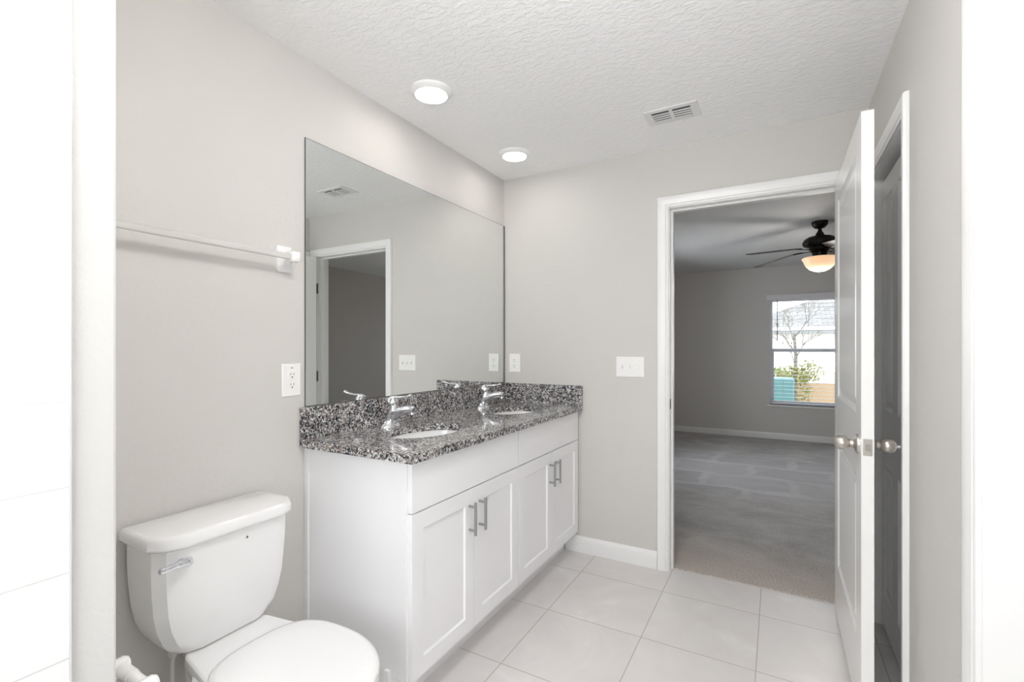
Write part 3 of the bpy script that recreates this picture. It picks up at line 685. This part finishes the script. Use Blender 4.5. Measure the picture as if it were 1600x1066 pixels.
# flush lever
bm=bmesh.new(); lathe(bm,(.202,-2.105,.683),[(0,0),(.013,0),(.013,.004),(.009,.008),(.009,.014),(0,.014)],20,'x')
pts=curvepts([(.214,-2.088,.6835),(.219,-2.105,.686),(.222,-2.130,.688),(.224,-2.155,.687),(.224,-2.170,.688)],4)
tube(bm, pts, [(.009,.011),(.010,.0125),(.010,.0125),(.010,.012)]+[(.009,.0105)]*4+[(.0075,.0085)]*4+[(.0070,.0078)]*3+[(.0075,.0085)]+[(.004,.004)], 14); obj('flush_lever', bm, 'chrome', toi, smooth=50, label='chrome flush lever')
bm=bmesh.new(); loft(bm,[[(x,-1.925,.688),(x,-1.918,.688),(x,-1.9215,.695)] for x in (.2045,.2058)]); obj('maker_mark', bm, 'slot', tank)
# bowl
def egg(xb,xf,hw,z,n=40,sq=2.2,cx=None):
    cx = cx if cx is not None else xb+(xf-xb)*.46; out=[]
    for i in range(n):
        a=2*PI*i/n; c,s=math.cos(a),math.sin(a)
        rx=(xf-cx) if c>0 else (cx-xb); e=2/sq if c<0 else 2/2.0
        out.append((cx+rx*math.copysign(abs(c)**e,c), TC+hw*math.copysign(abs(s)**(2/sq if c<0 else 1),s), z))
    return out
bm=bmesh.new()
loft(bm,[egg(.14,.56,.115,0,sq=3),egg(.14,.56,.118,.02,sq=3),egg(.16,.55,.108,.06,sq=3),egg(.17,.56,.105,.16,sq=2.8),egg(.17,.60,.12,.24,sq=2.6),egg(.18,.66,.155,.31,sq=2.6),egg(.18,.700,.172,.362,sq=2.6),egg(.18,.706,.175,.378,sq=2.6),egg(.19,.695,.168,.383,sq=2.6)])
obj('bowl', bm, 'porc', toi, smooth=50)
bm=bmesh.new()
def deck(x1,hw0,hw1,z,x0=.030): return [(x0,TC-hw0,z),(x0,TC+hw0,z),(.12,TC+hw0+.02,z),(.18,TC+.125,z),(x1,TC+hw1,z),(x1,TC-hw1,z),(.18,TC-.125,z),(.12,TC-hw0-.02,z)]
loft(bm,[deck(.30,.05,.12,.25),deck(.34,.06,.15,.33),deck(.36,.07,.158,.37),deck(.36,.074,.158,.396),deck(.352,.070,.150,.4035)]); obj('tank_shelf', bm, 'porc', toi, smooth=30, bev=.006)
bm=bmesh.new(); XB,XF,HW=.296,.736,.181
loft(bm,[egg(XB+.01,XF-.008,HW-.008,.3838,sq=3),egg(XB,XF,HW,.387,sq=3),egg(XB,XF,HW,.399,sq=3),egg(XB+.004,XF-.004,HW-.004,.402,sq=3)]); obj('seat', bm, 'seat', toi, smooth=50)
bm=bmesh.new()
loft(bm,[egg(XB-.002,XF-.002,HW-.002,.4045,sq=3),egg(XB-.004,XF+.001,HW+.001,.408,sq=3),egg(XB-.004,XF+.001,HW+.001,.416,sq=3),egg(XB,XF-.004,HW-.004,.4210,sq=3),egg(XB+.014,XF-.018,HW-.018,.4242,sq=3),egg(XB+.06,XF-.07,HW-.07,.4262,sq=3),egg(XB+.15,XF-.18,HW-.15,.4270,sq=2.4)]); obj('seat_lid', bm, 'seat', toi, smooth=50)
# supply line
sv=thing('water_supply_valve','grey braided supply hose running down from the toilet tank to the wall valve','supply valve',(.02,-2.12,.15))
bm=bmesh.new(); tube(bm, curvepts([(.100,-2.076,.388),(.100,-2.078,.35),(.104,-2.084,.27),(.100,-2.110,.20),(.090,-2.128,.158)],8), .0065, 12); obj('supply_hose', bm, 'hose', sv, smooth=50)
bm=bmesh.new(); lathe(bm,(.100,-2.076,.372),[(.0,0),(.009,0),(.010,.008),(.015,.010),(.015,.029),(.0,.029)],10); obj('coupling_nut', bm, 'hose', sv, smooth=30)
bm=bmesh.new(); lathe(bm,(0.001,-2.128,.135),[(.0,0),(.028,0),(.024,.006),(.008,.007),(.008,.07),(.012,.071),(.012,.105),(0,.105)],20,'x'); tube(bm,[(.090,-2.128,.135),(.090,-2.128,.160)],.009,12); obj('stop_valve', bm, 'chrome', sv, smooth=40)
bm=bmesh.new(); lathe(bm,(.105,-2.128,.135),[(.0,0),(.006,0),(.006,.010),(.016,.011),(.016,.020),(0,.020)],16,'x'); obj('valve_handle', bm, 'chrome', sv, smooth=40)

# ================================================================== BEDROOM: FAN, BLIND
fx,fy=1.968,2.30
fan=thing('ceiling_fan','dark bronze ceiling fan with lit amber glass bowl in the bedroom','ceiling fan',(fx,fy,H))
bm=bmesh.new(); lathe(bm,(fx,fy,H),[(.064,0),(.066,-.012),(.060,-.035),(.040,-.058),(.022,-.064),(.014,-.066)],32); obj('canopy', bm, 'bronze', fan, smooth=50)
bm=bmesh.new(); lathe(bm,(fx,fy,H-.06),[(.012,0),(.012,-.085)],16); obj('downrod', bm, 'bronze', fan, smooth=50)
bm=bmesh.new(); lathe(bm,(fx,fy,0),[(.014,2.352),(.018,2.332),(.030,2.315),(.036,2.296),(.060,2.288),(.095,2.280),(.122,2.262),(.136,2.240),(.138,2.222),(.128,2.205),(.100,2.192),(.085,2.186),(.085,2.166),(.075,2.160)],40); obj('motor_housing', bm, 'bronze', fan, smooth=40)
bm=bmesh.new(); lathe(bm,(fx,fy,0),[(.075,2.162),(.078,2.150),(.060,2.140),(.056,2.110),(.070,2.100),(.130,2.094),(.130,2.086)],40); obj('light_kit', bm, 'bronze', fan, smooth=40)
bm=bmesh.new(); lathe(bm,(fx,fy,0),[(.136,2.094),(.141,2.088),(.140,2.080),(.130,2.066),(.124,2.048),(.108,2.016),(.080,1.988),(.045,1.972),(.012,1.967),(.0001,1.967)],48,cap1=False); obj('glass_bowl', bm, 'bowl', fan, smooth=60, label='lit amber glass bowl')
bm=bmesh.new(); lathe(bm,(fx,fy,1.968),[(.0,0),(.008,0),(.007,-.008),(.003,-.013),(0,-.013)],12); obj('finial', bm, 'bronze', fan, smooth=50)
for k in range(5):
    a=math.radians(213+72*k); d=Vector((math.cos(a),math.sin(a),0)); p=Vector((-math.sin(a),math.cos(a),0)); C=Vector((fx,fy,2.172)); tilt=math.radians(-11)
    side=p*math.cos(tilt)+Vector((0,0,1))*math.sin(tilt); nrm=d.cross(side)
    dr=-.055/.45
    rings=[]
    for s,w in ((.200,.050),(.215,.060),(.40,.066),(.60,.068),(.655,.060),(.672,.040)):
        c=C+d*s+Vector((0,0,(s-.2)*dr)); rings.append([c-side*w-nrm*.003,c+side*w-nrm*.003,c+side*w+nrm*.003,c-side*w+nrm*.003])
    bl=obj('blade', loft(bmesh.new(), rings), 'blade', fan)
    rings=[]
    for s,w in ((.070,.014),(.13,.012),(.18,.030),(.24,.034),(.255,.018)):
        c=C+d*s+Vector((0,0,-.008)); rings.append([c-side*w-nrm*.0035,c+side*w-nrm*.0035,c+side*w+nrm*.0035,c-side*w+nrm*.0035])
    obj('blade_arm', loft(bmesh.new(), rings), 'bronze', bl)
bl=bpy.data.lights.new('fan_bulb','POINT'); bl.energy=FAN_BULB; bl.color=(1,.95,.90); bl.shadow_soft_size=.14
bo=bpy.data.objects.new('fan_bulb', bl); COL.objects.link(bo); bo.location=(0,0,1.93-H); bo.parent=fan
blind=thing('window_blind','white horizontal slat blind lowered over the bedroom window, slats open','window blind',(2.0,BY1,1.95))
bm=bmesh.new(); B(bm,WX0-.048,WX1+.048,BY1-.050,BY1-.006,1.950,2.022); obj('valance', bm, 'bwhite', blind, bev=.003)
ys=BY1+.012
nsl=27
for k in range(nsl):
    z=.545+k*.0515
    bm=bmesh.new(); loft(bm,[[(x,ys-.024,z-.0022),(x,ys,z+.0012),(x,ys+.024,z-.0012),(x,ys+.024,z+.0010),(x,ys,z+.0034),(x,ys-.024,z)] for x in (WX0+.012,WX1-.012)]); obj('slat', bm, 'bwhite', blind)
bm=bmesh.new(); B(bm,WX0+.012,WX1-.012,ys-.024,ys+.024,.500,.518); obj('bottom_rail', bm, 'bwhite', blind)
for xx in (WX0+.16,WX0+.46,WX1-.16):
    bm=bmesh.new()
    for dy in (-.025,.025): tube(bm,[(xx,ys+dy,.51),(xx,ys+dy,1.955)],.0011,6)
    obj('ladder_cord', bm, 'bwhite', blind)
bm=bmesh.new(); tube(bm,[(WX0+.088,BY1-.030,1.955),(WX0+.088,BY1-.030,1.38)],.0045,8); obj('tilt_wand', bm, 'wand', blind, label='dark tilt wand')

# ================================================================== OUTSIDE
struct('ground', box(-40,50,BY1+.15,90,-.6,-.08), 'sand')
hs=thing('house','white neighbouring house with a grey shingle hip roof seen through the window','house',(8,33,-.08))
obj('walls', box(-.6,19,30.6,42,-.08,2.45), 'stucco', hs)
bm=bmesh.new(); e=2.50; A=[(-1.2,30,e),(19.6,30,e),(19.6,42.6,e),(-1.2,42.6,e)]; p=.42; s=6.3
R_=[(5.1,36.3,e+p*s),(13.3,36.3,e+p*s)]
vs=[bm.verts.new(q) for q in A+R_]
for f in ((0,1,5,4),(1,2,5),(2,3,4,5),(3,0,4),(3,2,1,0)): bm.faces.new([vs[i] for i in f])
obj('roof', bm, 'shingle', hs)
obj('fascia', box(-1.22,19.62,29.96,29.999,2.36,2.56), 'stucco', hs)
obj('soffit', box(-1.2,19.6,30.0,30.6,2.20,2.36), 'soffit', hs)
tag(obj('utility_box', box(.9,1.93,8.0,8.6,-.08,.68), 'teal', bev=.03),'teal box on the ground at the lower left of the window view','utility box')
tag(obj('garden_fence', box(2.02,6.0,9.4,9.46,-.08,.52), 'tanwood'),'low tan board fence outside the window behind the small tree','fence')
def leaves(bm, c, r, n, sz):
    for _ in range(n):
        while True:
            v=Vector((random.uniform(-1,1),random.uniform(-1,1),random.uniform(-1,1)))
            if v.length<1: break
        q=Vector(c)+Vector((v.x*r[0],v.y*r[1],v.z*r[2])); a=Vector((random.gauss(0,1),random.gauss(0,1),random.gauss(0,1))).normalized()
        b=a.orthogonal().normalized(); s=sz*random.uniform(.6,1.3)
        bm.faces.new([bm.verts.new(q+w) for w in (a*s, b*s*.45, -a*s, -b*s*.45)])
tr=thing('tree','small bare-branched young tree with yellow-green leaves outside the window','tree',(1.97,8.9,-.08))
bm=bmesh.new(); tube(bm,[(1.97,8.9,-.08),(1.96,8.9,.5),(1.98,8.9,1.1),(1.95,8.9,1.6)],[.045,.04,.033,.022],8)
def branch(p,d,l,r,dep):
    q=p+d*l; tube(bm,[p,(p+q)/2+Vector((random.uniform(-.03,.03),0,random.uniform(-.02,.02))),q],[r,r*.8,r*.6],6)
    if dep:
        for _ in range(3): branch(q, (d+Vector((random.uniform(-.7,.7),random.uniform(-.7,.7),random.uniform(-.1,.5)))).normalized(), l*.72, r*.6, dep-1)
for k in range(5):
    branch(Vector((1.97,8.9,.9+.16*k)), Vector((random.uniform(-.8,.8),random.uniform(-.6,.6),1)).normalized(), .32, .014, 3)
obj('trunk', bm, 'bark', tr)
bm=bmesh.new(); leaves(bm,(1.95,8.9,.72),(.30,.25,.20),240,.040); leaves(bm,(2.22,8.9,.80),(.26,.25,.24),240,.040); leaves(bm,(2.10,8.9,.35),(.22,.2,.22),110,.04); obj('foliage', bm, 'leafy', tr)
bm=bmesh.new(); leaves(bm,(1.3,10.4,.42),(1.0,.35,.42),1500,.06); tag(obj('hedge', bm, 'leafg'),'leafy green hedge behind the teal box outside','hedge')
